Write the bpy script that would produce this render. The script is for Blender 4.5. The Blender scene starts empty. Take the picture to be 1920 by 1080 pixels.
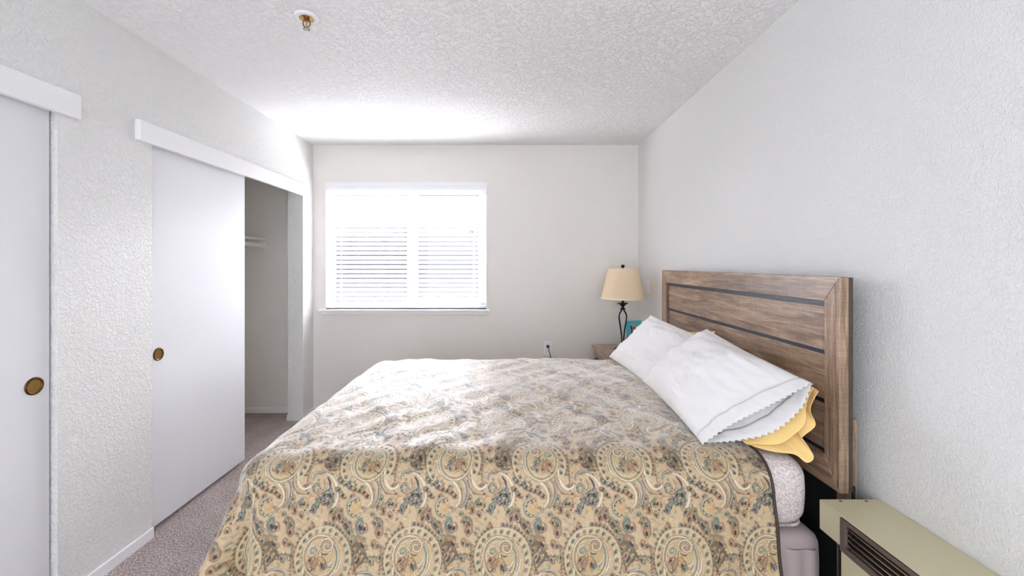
import bpy, bmesh, math, random
import numpy as np
from mathutils import Vector, noise as mnoise
random.seed(4); rng = np.random.default_rng(7)
scene = bpy.context.scene
COL = scene.collection
PI = math.pi
# ------------------------------------------------------------------ helpers
def srgb(r, g, b):
    def f(c):
        c /= 255.0
        return c/12.92 if c <= 0.04045 else ((c+0.055)/1.055)**2.4
    return (f(r), f(g), f(b), 1.0)

def mat(name, col=None, rough=0.6, metal=0.0, spec=0.5, fn=None):
    m = bpy.data.materials.new(name); m.use_nodes = True
    nt = m.node_tree; b = nt.nodes['Principled BSDF']
    if col: b.inputs['Base Color'].default_value = col
    b.inputs['Roughness'].default_value = rough
    b.inputs['Metallic'].default_value = metal
    b.inputs['Specular IOR Level'].default_value = spec
    if fn: fn(nt, b)
    return m

def N(nt, typ, **kw):
    n = nt.nodes.new(typ)
    for k, v in kw.items():
        if k in n.inputs.keys(): n.inputs[k].default_value = v
        else: setattr(n, k, v)
    return n
def L(nt, a, b): nt.links.new(a, b)
def ramp(nt, stops):
    r = nt.nodes.new('ShaderNodeValToRGB'); e = r.color_ramp.elements
    while len(e) < len(stops): e.new(0.5)
    for i, (p, c) in enumerate(stops):
        e[i].position = p; e[i].color = c if len(c) == 4 else (*c, 1)
    return r

def tag(o, label=None, cat=None, group=None, kind=None):
    if label: o['label'] = label
    if cat: o['category'] = cat
    if group: o['group'] = group
    if kind: o['kind'] = kind
    return o
def thing(name, loc, label, cat, group=None):
    o = bpy.data.objects.new(name, None); COL.objects.link(o)
    o.location = loc; o.empty_display_size = 0.05
    return tag(o, label, cat, group)
def worldloc(p):
    v = Vector((0, 0, 0))
    while p is not None:
        v += p.location; p = p.parent
    return v
def link_mesh(name, me, m, parent=None, smooth=False, auto=None):
    o = bpy.data.objects.new(name, me); COL.objects.link(o)
    if m: me.materials.append(m)
    if parent:
        v = worldloc(parent)
        me.transform(__import__('mathutils').Matrix.Translation(-v))
        o.parent = parent
    if smooth:
        me.polygons.foreach_set('use_smooth', [True]*len(me.polygons))
    if auto:
        me.polygons.foreach_set('use_smooth', [True]*len(me.polygons))
        me.set_sharp_from_angle(angle=math.radians(auto))
    return o
def obj(name, bm, m, parent=None, smooth=False, auto=None):
    me = bpy.data.meshes.new(name); bmesh.ops.recalc_face_normals(bm, faces=bm.faces)
    bm.to_mesh(me); bm.free()
    return link_mesh(name, me, m, parent, smooth, auto)
def struct(name, bm, m, parent=None, **k):
    o = obj(name, bm, m, parent, **k)
    if not parent: o['kind'] = 'structure'
    return o
def bx(bm, x0, x1, y0, y1, z0, z1, bev=0.0, seg=2):
    t = bmesh.new()
    bmesh.ops.create_cube(t, size=1)
    for v in t.verts:
        v.co = Vector(((x0+x1)/2+v.co.x*(x1-x0), (y0+y1)/2+v.co.y*(y1-y0), (z0+z1)/2+v.co.z*(z1-z0)))
    if bev > 0:
        bmesh.ops.bevel(t, geom=t.edges[:], offset=bev, segments=seg, affect='EDGES', profile=0.5)
    merge(bm, t); return bm
def merge(bm, t):
    me = bpy.data.meshes.new('tmp'); t.to_mesh(me); t.free(); bm.from_mesh(me); bpy.data.meshes.remove(me)
def B(*boxes, bev=0.0):
    bm = bmesh.new()
    for b in boxes: bx(bm, *b, bev=bev)
    return bm
def tube(bm, pts, r, n=10, cap=True):
    pts = [Vector(p) for p in pts]; rs = r if isinstance(r, (list, tuple)) else [r]*len(pts)
    rings = []; up = None
    for i, p in enumerate(pts):
        d = (pts[min(i+1, len(pts)-1)]-pts[max(i-1, 0)]).normalized()
        if up is None:
            up = d.orthogonal().normalized()
        up = (up-d*up.dot(d)).normalized(); s = d.cross(up)
        rings.append([bm.verts.new(p+(up*math.cos(2*PI*k/n)+s*math.sin(2*PI*k/n))*rs[i]) for k in range(n)])
    for a, b in zip(rings, rings[1:]):
        for k in range(n): bm.faces.new((a[k], a[(k+1) % n], b[(k+1) % n], b[k]))
    if cap:
        bm.faces.new(rings[0][::-1]); bm.faces.new(rings[-1])
    return bm
def lathe(bm, prof, c=(0, 0, 0), n=32, axis='Z', closed=False):
    c = Vector(c); rings = []
    for (r, h) in prof:
        ring = []
        for k in range(n):
            a = 2*PI*k/n; x, y = r*math.cos(a), r*math.sin(a)
            v = {'Z': Vector((x, y, h)), 'X': Vector((h, x, y)), 'Y': Vector((x, h, y))}[axis]
            ring.append(bm.verts.new(c+v))
        rings.append(ring)
    seq = list(zip(rings, rings[1:]))
    if closed: seq.append((rings[-1], rings[0]))
    for a, b in seq:
        for k in range(n): bm.faces.new((a[k], a[(k+1) % n], b[(k+1) % n], b[k]))
    if not closed:
        if prof[0][0] > 1e-6: bm.faces.new(rings[0][::-1])
        if prof[-1][0] > 1e-6: bm.faces.new(rings[-1])
    bmesh.ops.remove_doubles(bm, verts=bm.verts, dist=1e-6)
    return bm
def catmull(P, n=8):
    P = np.array(P, float); Q = np.vstack([2*P[0]-P[1], P, 2*P[-1]-P[-2]]); out = []
    for i in range(1, len(Q)-2):
        for t in np.arange(n)/n:
            a, b, c, d = Q[i-1], Q[i], Q[i+1], Q[i+2]
            out.append(.5*((2*b)+(-a+c)*t+(2*a-5*b+4*c-d)*t*t+(-a+3*b-3*c+d)*t**3))
    out.append(P[-1]); return np.array(out)

# ------------------------------------------------------------------ dimensions (metres; camera looks along +Y)
CH = 1.356; H = 2.44; XL = -1.757; XR = 1.204; YB = 3.888; YR = -1.6; TH = 0.13; XC = -2.48
D1 = (0.15, 1.671); D2 = (2.117, 3.69); DT = 2.0
WX0, WX1, WZ0, WZ1 = -1.643, -0.182, 0.945, 2.075

# ------------------------------------------------------------------ materials
def plaster(scale, dist, strength, thr=(0.42, 0.62), dstn=0.7):
    def f(nt, b):
        tc = N(nt, 'ShaderNodeTexCoord')
        n0 = N(nt, 'ShaderNodeTexNoise', Scale=scale*0.5, Detail=2.0)
        mp = N(nt, 'ShaderNodeMixRGB', blend_type='LINEAR_LIGHT'); mp.inputs[0].default_value = 0.02
        L(nt, tc.outputs['Object'], n0.inputs['Vector'])
        L(nt, tc.outputs['Object'], mp.inputs[1]); L(nt, n0.outputs['Color'], mp.inputs[2])
        n1 = N(nt, 'ShaderNodeTexNoise', Scale=scale, Detail=4.0, Roughness=0.55, Distortion=dstn)
        L(nt, mp.outputs[0], n1.inputs['Vector'])
        r = ramp(nt, [(thr[0], (0, 0, 0)), (thr[1], (1, 1, 1))])
        L(nt, n1.outputs['Fac'], r.inputs['Fac'])
        n2 = N(nt, 'ShaderNodeTexNoise', Scale=scale*3.2, Detail=2.0)
        L(nt, tc.outputs['Object'], n2.inputs['Vector'])
        ad = N(nt, 'ShaderNodeMath', operation='MULTIPLY_ADD'); ad.inputs[1].default_value = 0.25
        L(nt, n2.outputs['Fac'], ad.inputs[0]); L(nt, r.outputs['Color'], ad.inputs[2])
        bp = N(nt, 'ShaderNodeBump', Strength=strength, Distance=dist)
        L(nt, ad.outputs[0], bp.inputs['Height']); L(nt, bp.outputs['Normal'], b.inputs['Normal'])
    return f
WALLC = (0.795, 0.792, 0.775, 1)
M_wall = mat('wall_paint', WALLC, 0.42, fn=plaster(70, 0.0032, 0.75, (0.44, 0.6), .5))
M_wallr = mat('wall_paint_right', WALLC, 0.45, fn=plaster(105, 0.0022, 0.6, (0.40, 0.66), .3))
M_wallb = mat('wall_paint_fine', (0.785, 0.758, 0.715, 1), 0.5, fn=plaster(75, 0.0014, 0.5))
M_ceil = mat('ceiling_paint', (0.91, 0.912, 0.91, 1), 0.55, fn=plaster(42, 0.0045, 0.85, (0.47, 0.56)))
M_trim = mat('white_trim_paint', (0.84, 0.84, 0.84, 1), 0.38)
M_door = mat('white_door_paint', (0.74, 0.745, 0.765, 1), 0.6)
def carpetf(nt, b):
    tc = N(nt, 'ShaderNodeTexCoord')
    n1 = N(nt, 'ShaderNodeTexNoise', Scale=120.0, Detail=5.0, Roughness=0.85)
    n2 = N(nt, 'ShaderNodeTexNoise', Scale=6.0, Detail=3.0)
    v = N(nt, 'ShaderNodeTexVoronoi', Scale=170.0)
    for n in (n1, n2, v): L(nt, tc.outputs['Object'], n.inputs['Vector'])
    r = ramp(nt, [(0.38, srgb(104, 90, 88)), (0.5, srgb(182, 166, 162)), (0.62, srgb(244, 232, 226))])
    L(nt, n1.outputs['Fac'], r.inputs['Fac'])
    r2 = ramp(nt, [(0.3, (0.82, 0.82, 0.82)), (0.7, (1, 1, 1))]); L(nt, n2.outputs['Fac'], r2.inputs['Fac'])
    mx = N(nt, 'ShaderNodeMixRGB', blend_type='MULTIPLY'); mx.inputs[0].default_value = 1
    L(nt, r.outputs[0], mx.inputs[1]); L(nt, r2.outputs[0], mx.inputs[2])
    L(nt, mx.outputs[0], b.inputs['Base Color'])
    bp = N(nt, 'ShaderNodeBump', Strength=1.0, Distance=0.006)
    L(nt, v.outputs['Distance'], bp.inputs['Height']); L(nt, bp.outputs['Normal'], b.inputs['Normal'])
M_carpet = mat('carpet', None, 0.95, spec=0.1, fn=carpetf)
def woodf(axis, tone=1.0):
    sc = {'X': (1.6, 26, 26), 'Y': (26, 1.6, 26), 'Z': (26, 26, 1.6)}[axis]
    def f(nt, b):
        tc = N(nt, 'ShaderNodeTexCoord')
        mp = N(nt, 'ShaderNodeMapping'); mp.inputs['Scale'].default_value = sc
        L(nt, tc.outputs['Object'], mp.inputs['Vector'])
        oi = N(nt, 'ShaderNodeObjectInfo')
        va = N(nt, 'ShaderNodeVectorMath', operation='ADD'); L(nt, mp.outputs[0], va.inputs[0]); L(nt, oi.outputs['Random'], va.inputs[1])
        n1 = N(nt, 'ShaderNodeTexNoise', Scale=1.0, Detail=6.0, Roughness=0.62, Distortion=1.3)
        L(nt, va.outputs[0], n1.inputs['Vector'])
        n2 = N(nt, 'ShaderNodeTexNoise', Scale=7.0, Detail=4.0, Roughness=0.7)
        L(nt, va.outputs[0], n2.inputs['Vector'])
        # cross-cut saw marks
        sc2 = {'X': (230, 9, 9), 'Y': (9, 230, 9), 'Z': (9, 9, 230)}[axis]
        mp2 = N(nt, 'ShaderNodeMapping'); mp2.inputs['Scale'].default_value = sc2
        L(nt, tc.outputs['Object'], mp2.inputs['Vector'])
        n3 = N(nt, 'ShaderNodeTexNoise', Scale=1.0, Detail=2.0); L(nt, mp2.outputs[0], n3.inputs['Vector'])
        r = ramp(nt, [(0.28, srgb(92*tone, 72*tone, 58*tone)), (0.45, srgb(136*tone, 111*tone, 91*tone)),
                      (0.58, srgb(168*tone, 141*tone, 117*tone)), (0.74, srgb(198*tone, 172*tone, 147*tone))])
        ma = N(nt, 'ShaderNodeMath', operation='MULTIPLY_ADD'); ma.inputs[1].default_value = 0.55
        L(nt, n2.outputs['Fac'], ma.inputs[0])
        s = N(nt, 'ShaderNodeMath', operation='MULTIPLY_ADD'); s.inputs[1].default_value = 0.85; s.inputs[2].default_value = -0.2
        L(nt, n1.outputs['Fac'], s.inputs[0]); L(nt, s.outputs[0], ma.inputs[2])
        L(nt, ma.outputs[0], r.inputs['Fac'])
        r3 = ramp(nt, [(0.4, (0.86, 0.86, 0.86)), (0.6, (1.08, 1.08, 1.08))]); L(nt, n3.outputs['Fac'], r3.inputs['Fac'])
        mx = N(nt, 'ShaderNodeMixRGB', blend_type='MULTIPLY'); mx.inputs[0].default_value = 0.8
        L(nt, r.outputs[0], mx.inputs[1]); L(nt, r3.outputs[0], mx.inputs[2]); L(nt, mx.outputs[0], b.inputs['Base Color'])
        bp = N(nt, 'ShaderNodeBump', Strength=0.35, Distance=0.0015)
        L(nt, ma.outputs[0], bp.inputs['Height']); L(nt, bp.outputs['Normal'], b.inputs['Normal'])
    return f
M_woodY = mat('grey_brown_oak_along', None, 0.3, fn=woodf('Y'))
M_woodZ = mat('grey_brown_oak_upright', None, 0.42, fn=woodf('Z', 0.98))
M_woodX = mat('grey_brown_oak_across', None, 0.42, fn=woodf('X'))
M_dwood = mat('dark_back_wood', None, 0.5, fn=woodf('Z', 0.45))
M_black = mat('black_metal_strip', (0.012, 0.015, 0.03, 1), 0.33)
M_iron = mat('dark_iron', (0.02, 0.02, 0.035, 1), 0.4, 0.6)
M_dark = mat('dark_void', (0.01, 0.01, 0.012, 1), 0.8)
M_brass = mat('aged_brass', srgb(172, 140, 82), 0.26, 1.0)
M_brassd = mat('aged_brass_rim', srgb(104, 80, 48), 0.3, 1.0)
M_plastic = mat('white_plastic', (0.87, 0.87, 0.885, 1), 0.35)
M_cordw = mat('white_cord', (0.75, 0.75, 0.76, 1), 0.6)
M_rubber = mat('black_cord', (0.015, 0.015, 0.02, 1), 0.5)
M_heat = mat('beige_enamel', srgb(198, 190, 158), 0.38)
M_heatf = mat('brown_grille_metal', srgb(120, 106, 98), 0.4, 0.5)
M_chrome = mat('bright_louver_metal', srgb(200, 195, 190), 0.25, 1.0)
def clothf(base, bumpd=0.0006, sc=420, wr=0.0, sheen=0.2):
    def f(nt, b):
        b.inputs['Base Color'].default_value = base
        b.inputs['Sheen Weight'].default_value = sheen
        tc = N(nt, 'ShaderNodeTexCoord')
        n1 = N(nt, 'ShaderNodeTexNoise', Scale=sc, Detail=2.0); L(nt, tc.outputs['Object'], n1.inputs['Vector'])
        n2 = N(nt, 'ShaderNodeTexNoise', Scale=9.0, Detail=3.0, Distortion=1.5); L(nt, tc.outputs['Object'], n2.inputs['Vector'])
        b1 = N(nt, 'ShaderNodeBump', Strength=0.4, Distance=bumpd); L(nt, n1.outputs['Fac'], b1.inputs['Height'])
        b2 = N(nt, 'ShaderNodeBump', Strength=wr, Distance=0.02); L(nt, n2.outputs['Fac'], b2.inputs['Height'])
        mp = N(nt, 'ShaderNodeMapping'); mp.inputs['Rotation'].default_value = (.3, .2, .5); mp.inputs['Scale'].default_value = (16, 4.5, 11); L(nt, tc.outputs['Object'], mp.inputs['Vector'])
        n3 = N(nt, 'ShaderNodeTexNoise', Scale=1.0, Detail=2.0, Distortion=1.0); L(nt, mp.outputs[0], n3.inputs['Vector'])
        r3 = ramp(nt, [(.40, (0, 0, 0)), (.5, (1, 1, 1)), (.6, (.2, .2, .2))]); L(nt, n3.outputs['Fac'], r3.inputs['Fac'])
        b3 = N(nt, 'ShaderNodeBump', Strength=wr*.5, Distance=0.006); L(nt, r3.outputs[0], b3.inputs['Height'])
        L(nt, b1.outputs[0], b2.inputs['Normal']); L(nt, b2.outputs[0], b3.inputs['Normal']); L(nt, b3.outputs[0], b.inputs['Normal'])
    return f
M_white = mat('white_cotton', None, 0.75, spec=0.2, fn=clothf((0.77, 0.755, 0.74, 1), wr=0.17))
def laceF(nt, b):
    clothf((0.73, 0.71, 0.70, 1), wr=0.1)(nt, b)
M_lace = mat('white_eyelet_cotton', None, 0.8, spec=0.2, fn=laceF)
M_yellow = mat('yellow_cotton', None, 0.75, spec=0.2, fn=clothf(srgb(240, 206, 136), wr=0.15))
def damask(nt, b):
    tc = N(nt, 'ShaderNodeTexCoord')
    v = N(nt, 'ShaderNodeTexNoise', Scale=75.0, Detail=2.0, Distortion=2.5); L(nt, tc.outputs['Object'], v.inputs['Vector'])
    r = ramp(nt, [(0.44, srgb(190, 176, 174)), (0.52, srgb(226, 216, 212))]); L(nt, v.outputs['Fac'], r.inputs['Fac'])
    L(nt, r.outputs[0], b.inputs['Base Color'])
    bp = N(nt, 'ShaderNodeBump', Strength=0.5, Distance=0.002); L(nt, v.outputs['Fac'], bp.inputs['Height']); L(nt, bp.outputs[0], b.inputs['Normal'])
M_matt = mat('pinkish_damask_ticking', None, 0.7, fn=damask)
M_boxs = mat('pale_mauve_satin', None, 0.45, fn=clothf(srgb(176, 160, 158), wr=0.1, sheen=0.4))
def slatf(nt, b):
    out = nt.nodes['Material Output']
    b.inputs['Base Color'].default_value = (0.86, 0.86, 0.88, 1); b.inputs['Roughness'].default_value = 0.35
    tr = N(nt, 'ShaderNodeBsdfTranslucent'); tr.inputs['Color'].default_value = (0.93, 0.94, 0.98, 1)
    mx = N(nt, 'ShaderNodeMixShader'); mx.inputs[0].default_value = 0.33
    L(nt, b.outputs[0], mx.inputs[1]); L(nt, tr.outputs[0], mx.inputs[2]); L(nt, mx.outputs[0], out.inputs['Surface'])
M_slat = mat('translucent_white_slat', None, fn=slatf)
def shadef(nt, b):
    out = nt.nodes['Material Output']
    b.inputs['Base Color'].default_value = srgb(246, 230, 202); b.inputs['Roughness'].default_value = 0.8
    tr = N(nt, 'ShaderNodeBsdfTranslucent'); tr.inputs['Color'].default_value = srgb(250, 234, 204)
    mx = N(nt, 'ShaderNodeMixShader'); mx.inputs[0].default_value = 0.35
    L(nt, b.outputs[0], mx.inputs[1]); L(nt, tr.outputs[0], mx.inputs[2]); L(nt, mx.outputs[0], out.inputs['Surface'])
M_shade = mat('cream_lampshade_cloth', None, fn=shadef)
def glassf(nt, b):
    out = nt.nodes['Material Output']
    t = N(nt, 'ShaderNodeBsdfTransparent'); g = N(nt, 'ShaderNodeBsdfGlossy', Roughness=0.02)
    mx = N(nt, 'ShaderNodeMixShader'); mx.inputs[0].default_value = 0.05
    L(nt, t.outputs[0], mx.inputs[1]); L(nt, g.outputs[0], mx.inputs[2]); L(nt, mx.outputs[0], out.inputs['Surface'])
M_glass = mat('window_glass', None, fn=glassf)
M_teal = mat('teal_painted_wood', srgb(84, 196, 210), 0.5)
def picf(nt, b):
    tc = N(nt, 'ShaderNodeTexCoord')
    n = N(nt, 'ShaderNodeTexNoise', Scale=30.0, Detail=1.0); L(nt, tc.outputs['Object'], n.inputs['Vector'])
    r = ramp(nt, [(0.4, srgb(60, 50, 70)), (0.5, srgb(150, 120, 120)), (0.62, srgb(200, 190, 190))]); L(nt, n.outputs['Fac'], r.inputs['Fac'])
    L(nt, r.outputs[0], b.inputs['Base Color'])
M_pic = mat('small_photo_print', None, 0.3, fn=picf)

# ------------------------------------------------------------------ shell
struct('floor', B((XC-.1, XR+.1, YR, YB+.14, -0.1, 0)), M_carpet)
struct('ceiling', B((XC-.1, XR+.1, YR, YB+.14, H, H+.1)), M_ceil)
struct('wall_right', B((XR, XR+.1, YR, YB, 0, H)), M_wallr)
struct('wall_left', B((XL-TH, XL, YR, D1[0], 0, H), (XL-TH, XL, D1[1], D2[0], 0, H), (XL-TH, XL, D2[1], YB, 0, H),
                      (XL-TH, XL, D1[0], D1[1], DT, H), (XL-TH, XL, D2[0], D2[1], DT, H)), M_wall)
struct('wall_back', B((XC-.1, WX0, YB, YB+.14, 0, H), (WX1, XR+.1, YB, YB+.14, 0, H),
                      (WX0, WX1, YB, YB+.14, 0, WZ0), (WX0, WX1, YB, YB+.14, WZ1, H)), M_wallb)
struct('wall_closet', B((XC-.1, XC, YR, YB, 0, H), (XC, XL-TH, 1.85, 1.93, 0, H)), M_wallb)

def board(y0, y1, z0, z1, x0, x1, bev=.003): return B((x0, x1, y0, y1, z0, z1), bev=bev)
struct('baseboard_left', B((XL, XL+.012, D1[1], D2[0], 0, .052), (XL, XL+.012, D2[1], YB, 0, .05), (XL-TH-.012, XL-TH, D2[1]-.0, YB, 0, .05), bev=.003), M_trim)
struct('baseboard_back', B((XL+.012, XR-.012, YB-.012, YB, 0, .05), (XC, XL-TH-.012, YB-.012, YB, 0, .05), bev=.003), M_trim)
struct('baseboard_right', B((XR-.012, XR, 1.45, YB, 0, .05), bev=.003), M_trim)
struct('trim_1', B((XL, XL+.025, YR+.5, 1.741, 1.944, 2.043), bev=.003), M_trim)
struct('trim_2', B((XL, XL+.025, 2.017, 3.712, 1.944, 2.043), bev=.003), M_trim)

def door(name, xf, y0, y1, py, pz):
    d = struct(name, B((xf-.034, xf, y0, y1, .022, 1.985), bev=.0015), M_door)
    bm = bmesh.new()
    lathe(bm, [(0.0, -.010), (.020, -.010), (.0235, -.006), (.0245, .0012)], (xf, py, pz), 40, 'X')
    p = obj('door_pull', bm, M_brass, d, auto=50); p['label'] = 'round recessed aged brass finger pull'
    bm = bmesh.new()
    lathe(bm, [(.0245, .0005), (.0255, .0035), (.029, .0045), (.0325, .0028), (.0335, 0), (.0245, -.004)], (xf, py, pz), 48, 'X', closed=True)
    obj('pull_rim', bm, M_brassd, p, smooth=True)
    # cut a real recess in the door face
    cut = bmesh.new(); lathe(cut, [(.0245, -.011), (.0245, .01)], (xf, py, pz), 40, 'X')
    c = obj('tmpcut', cut, None)
    md = d.modifiers.new('recess', 'BOOLEAN'); md.object = c; md.operation = 'DIFFERENCE'; md.solver = 'EXACT'
    dg = bpy.context.evaluated_depsgraph_get(); nm = bpy.data.meshes.new_from_object(d.evaluated_get(dg))
    d.modifiers.clear(); d.data = nm; bpy.data.objects.remove(c)
    return d
door('door_1', -1.778, .13, 1.661, 1.607, .896)
door('door_2', -1.785, 2.105, 2.914, 2.190, .893)

# window: frame, glass, sill
fy0, fy1 = YB+.075, YB+.125
w = struct('window_1', B((WX0, WX0+.045, fy0, fy1, WZ0, WZ1), (WX1-.045, WX1, fy0, fy1, WZ0, WZ1), (WX0+.045, WX1-.045, fy0, fy1, WZ0, WZ0+.045),
             (WX0+.045, WX1-.045, fy0, fy1, WZ1-.045, WZ1), bev=.004), M_plastic)
xm = -.885
obj('mullion', B((xm-.035, xm+.035, fy0+.005, fy1-.005, WZ0+.045, WZ1-.045), bev=.004), M_plastic, w)
obj('sash', B((xm+.035, xm+.06, fy0+.01, fy1-.01, WZ0+.045, WZ1-.045), (WX1-.075, WX1-.045, fy0+.01, fy1-.01, WZ0+.045, WZ1-.045),
              (xm+.06, WX1-.075, fy0+.01, fy1-.01, WZ0+.045, WZ0+.07), (xm+.06, WX1-.075, fy0+.01, fy1-.01, WZ1-.07, WZ1-.045), bev=.003), M_plastic, w)
obj('pane', B((WX0+.045, xm-.035, fy0+.02, fy0+.025, WZ0+.045, WZ1-.045)), M_glass, w)
obj('pane', B((xm+.06, WX1-.075, fy0+.02, fy0+.025, WZ0+.07, WZ1-.07)), M_glass, w)
bm = B((-1.696, -.146, YB-.045, YB, .925, .945), bev=.006)
bx(bm, WX0, WX1, YB-.001, fy0, .925, .945); 
bx(bm, -1.672, -.168, YB-.02, YB, .898, .925, bev=.003)
struct('trim_3', bm, M_trim)

# ------------------------------------------------------------------ blind
bl = thing('window_blind', (-.9125, YB-.005, 2.09), 'white horizontal slat blind lowered over the bright window', 'blind')
bm = bmesh.new()
bx(bm, -1.640, -.172, YB-.022, YB-.004, 2.028, 2.092, bev=.003)
bx(bm, -1.642, -.170, YB-.026, YB-.020, 2.082, 2.094, bev=.002)
bx(bm, -1.642, -.170, YB-.026, YB-.020, 2.062, 2.070, bev=.002)
bx(bm, -1.642, -.170, YB-.026, YB-.020, 2.026, 2.036, bev=.002)
obj('valance', bm, M_plastic, bl)
ys = YB+.034; tilt = -math.radians(29); pitch = .0424
def slat_mesh(z, x0, x1, half=.025):
    bm = bmesh.new(); n = 6; top = []; bot = []
    for i in range(n+1):
        u = -1+2*i/n; crown = .003*(1-u*u)
        # room edge (u=-1, smaller Y) hangs lower
        y = u*half*math.cos(tilt)-crown*math.sin(tilt); zz = u*half*math.sin(tilt)+crown*math.cos(tilt)
        ny, nz = -math.sin(tilt)*.0015, math.cos(tilt)*.0013
        top.append([bm.verts.new((x, ys+y+ny, z+zz+nz)) for x in (x0, x1)])
        bot.append([bm.verts.new((x, ys+y-ny, z+zz-nz)) for x in (x0, x1)])
    for R in (top, bot):
        for a, b in zip(R, R[1:]): bm.faces.new((a[0], a[1], b[1], b[0]))
    for k in (0, n): bm.faces.new((top[k][0], top[k][1], bot[k][1], bot[k][0]))
    for k in (0, 1): bm.faces.new([t[k] for t in top]+[t[k] for t in bot][::-1])
    return bm
z0 = 2.008
s0 = obj('slat', slat_mesh(z0, -1.632, -.190), M_slat, bl, auto=40)
for k in range(1, 25):
    s = s0.copy(); COL.objects.link(s); s.parent = bl; s.location = (0, 0, -pitch*k)
obj('bottom_rail', B((-1.632, -.190, ys-.022, ys+.022, .951, .966), bev=.004), M_plastic, bl)
obj('head_rail', B((-1.632, -.190, ys-.03, ys+.025, 2.03, 2.07), bev=.002), M_plastic, bl)
for x in (-1.52, -.905, -.30):
    bm = bmesh.new()
    for dy in (-.021, .021): tube(bm, [(x, ys+dy, 2.03), (x, ys+dy, .96)], .0009, 6)
    obj('ladder_cord', bm, M_cordw, bl)
bm = bmesh.new()
tube(bm, catmull([(-.345, YB-.012, 2.03), (-.342, YB-.012, 1.9), (-.335, YB-.012, 1.75), (-.322, YB-.012, 1.665)], 6), .0014, 6)
tube(bm, catmull([(-.318, YB-.012, 2.03), (-.322, YB-.012, 1.85), (-.312, YB-.012, 1.73), (-.310, YB-.012, 1.66)], 6), .0014, 6)
tube(bm, catmull([(-.332, YB-.014, 1.70), (-.318, YB-.016, 1.675), (-.30, YB-.014, 1.655), (-.306, YB-.012, 1.632)], 6), .0014, 6)
lc = obj('lift_cord', bm, M_cordw, bl)
for i, (x, z) in enumerate([(-.322, 1.662), (-.307, 1.655)]):
    bm = bmesh.new(); lathe(bm, [(.002, .01), (.005, .004), (.0085, -.014), (.007, -.019), (0, -.02)], (x, YB-.013, z), 16)
    obj('tassel', bm, mat('grey_tassel_%d' % i, (0.4, 0.4, 0.42, 1), .5), lc, smooth=True)
bm = bmesh.new()
for x, zt in [(-1.545, 1.59), (-1.552, 1.375)]:
    tube(bm, [(x, YB-.006, 2.03), (x, YB-.006, zt)], .0008, 6)
    lathe(bm, [(.0015, .012), (.004, .006), (.0045, -.012), (0, -.014)], (x, YB-.006, zt), 10)
obj('tilt_cord', bm, mat('grey_cord', (0.5, 0.5, 0.52, 1), .6), bl)

# ------------------------------------------------------------------ closet shelf and rod
sh = thing('closet_shelf', (-2.3, 3.3, 1.58), 'white closet shelf on a wall cleat above the hanging rod', 'shelf')
obj('shelf_board', B((XC, -2.19, 1.93, YB, 1.572, 1.590), bev=.002), M_trim, sh)
obj('cleat', B((XC, -1.90, YB-.018, YB, 1.484, 1.572), bev=.002), M_wallb, sh)
rod = thing('closet_rod', (-2.21, 3.3, 1.525), 'round white hanging rod under the closet shelf', 'rod')
bm = bmesh.new(); tube(bm, [(-2.205, 1.94, 1.528), (-2.205, YB-.02, 1.528)], .018, 20); obj('rod_bar', bm, M_trim, rod, auto=40)
bm = bmesh.new(); lathe(bm, [(.019, YB-.045), (.028, YB-.045), (.03, YB-.018)], (-2.205, 0, 1.528), 24, 'Y'); obj('rod_socket', bm, M_trim, rod, auto=40)

# ------------------------------------------------------------------ sprinkler
SX, SY = -.876, 1.873
sp = thing('fire_sprinkler', (SX, SY, H), 'recessed brass fire sprinkler with white ring on the ceiling', 'sprinkler')
bm = bmesh.new(); lathe(bm, [(.030, H-.001), (.030, H-.007), (.036, H-.010), (.046, H-.008), (.053, H-.004), (.0535, H-.0005)], (SX, SY, 0), 48)
obj('ring', bm, M_plastic, sp, auto=60)
bm = bmesh.new(); lathe(bm, [(.0305, H-.0075), (.029, H-.0082), (.026, H-.004), (.018, H-.002), (0, H-.002)], (SX, SY, 0), 32)
obj('cup', bm, M_brass, sp, auto=60)
bm = bmesh.new(); lathe(bm, [(.012, H-.002), (.012, H-.014), (.008, H-.017), (.005, H-.018), (0, H-.018)], (SX, SY, 0), 24)
for s in (-1, 1):
    tube(bm, catmull([(SX+s*.010, SY, H-.014), (SX+s*.0155, SY, H-.024), (SX+s*.014, SY, H-.036), (SX+s*.004, SY, H-.046)], 6), .0028, 8)
lathe(bm, [(0, H-.044), (.0055, H-.044), (.0055, H-.052), (0, H-.052)], (SX, SY, 0), 16)
obj('frame', bm, mat('bronze', srgb(150, 110, 80), .22, 1.0), sp, auto=50)
bm = bmesh.new(); tube(bm, [(SX, SY, H-.018), (SX, SY, H-.044)], .0026, 10)
obj('bulb', bm, mat('amber_bulb', srgb(190, 120, 60), .1), sp)
bm = bmesh.new()
lathe(bm, [(0, H-.052), (.010, H-.052), (.010, H-.0535), (0, H-.0535)], (SX, SY, 0), 20)
for k in range(10):
    a = k*PI/5; d = Vector((math.cos(a), math.sin(a), 0)); c0 = Vector((SX, SY, H-.0528))
    tube(bm, [c0+d*.008, c0+d*.015+Vector((0, 0, -.001))], [.0016, .002], 6)
obj('deflector', bm, M_chrome, sp)

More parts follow.
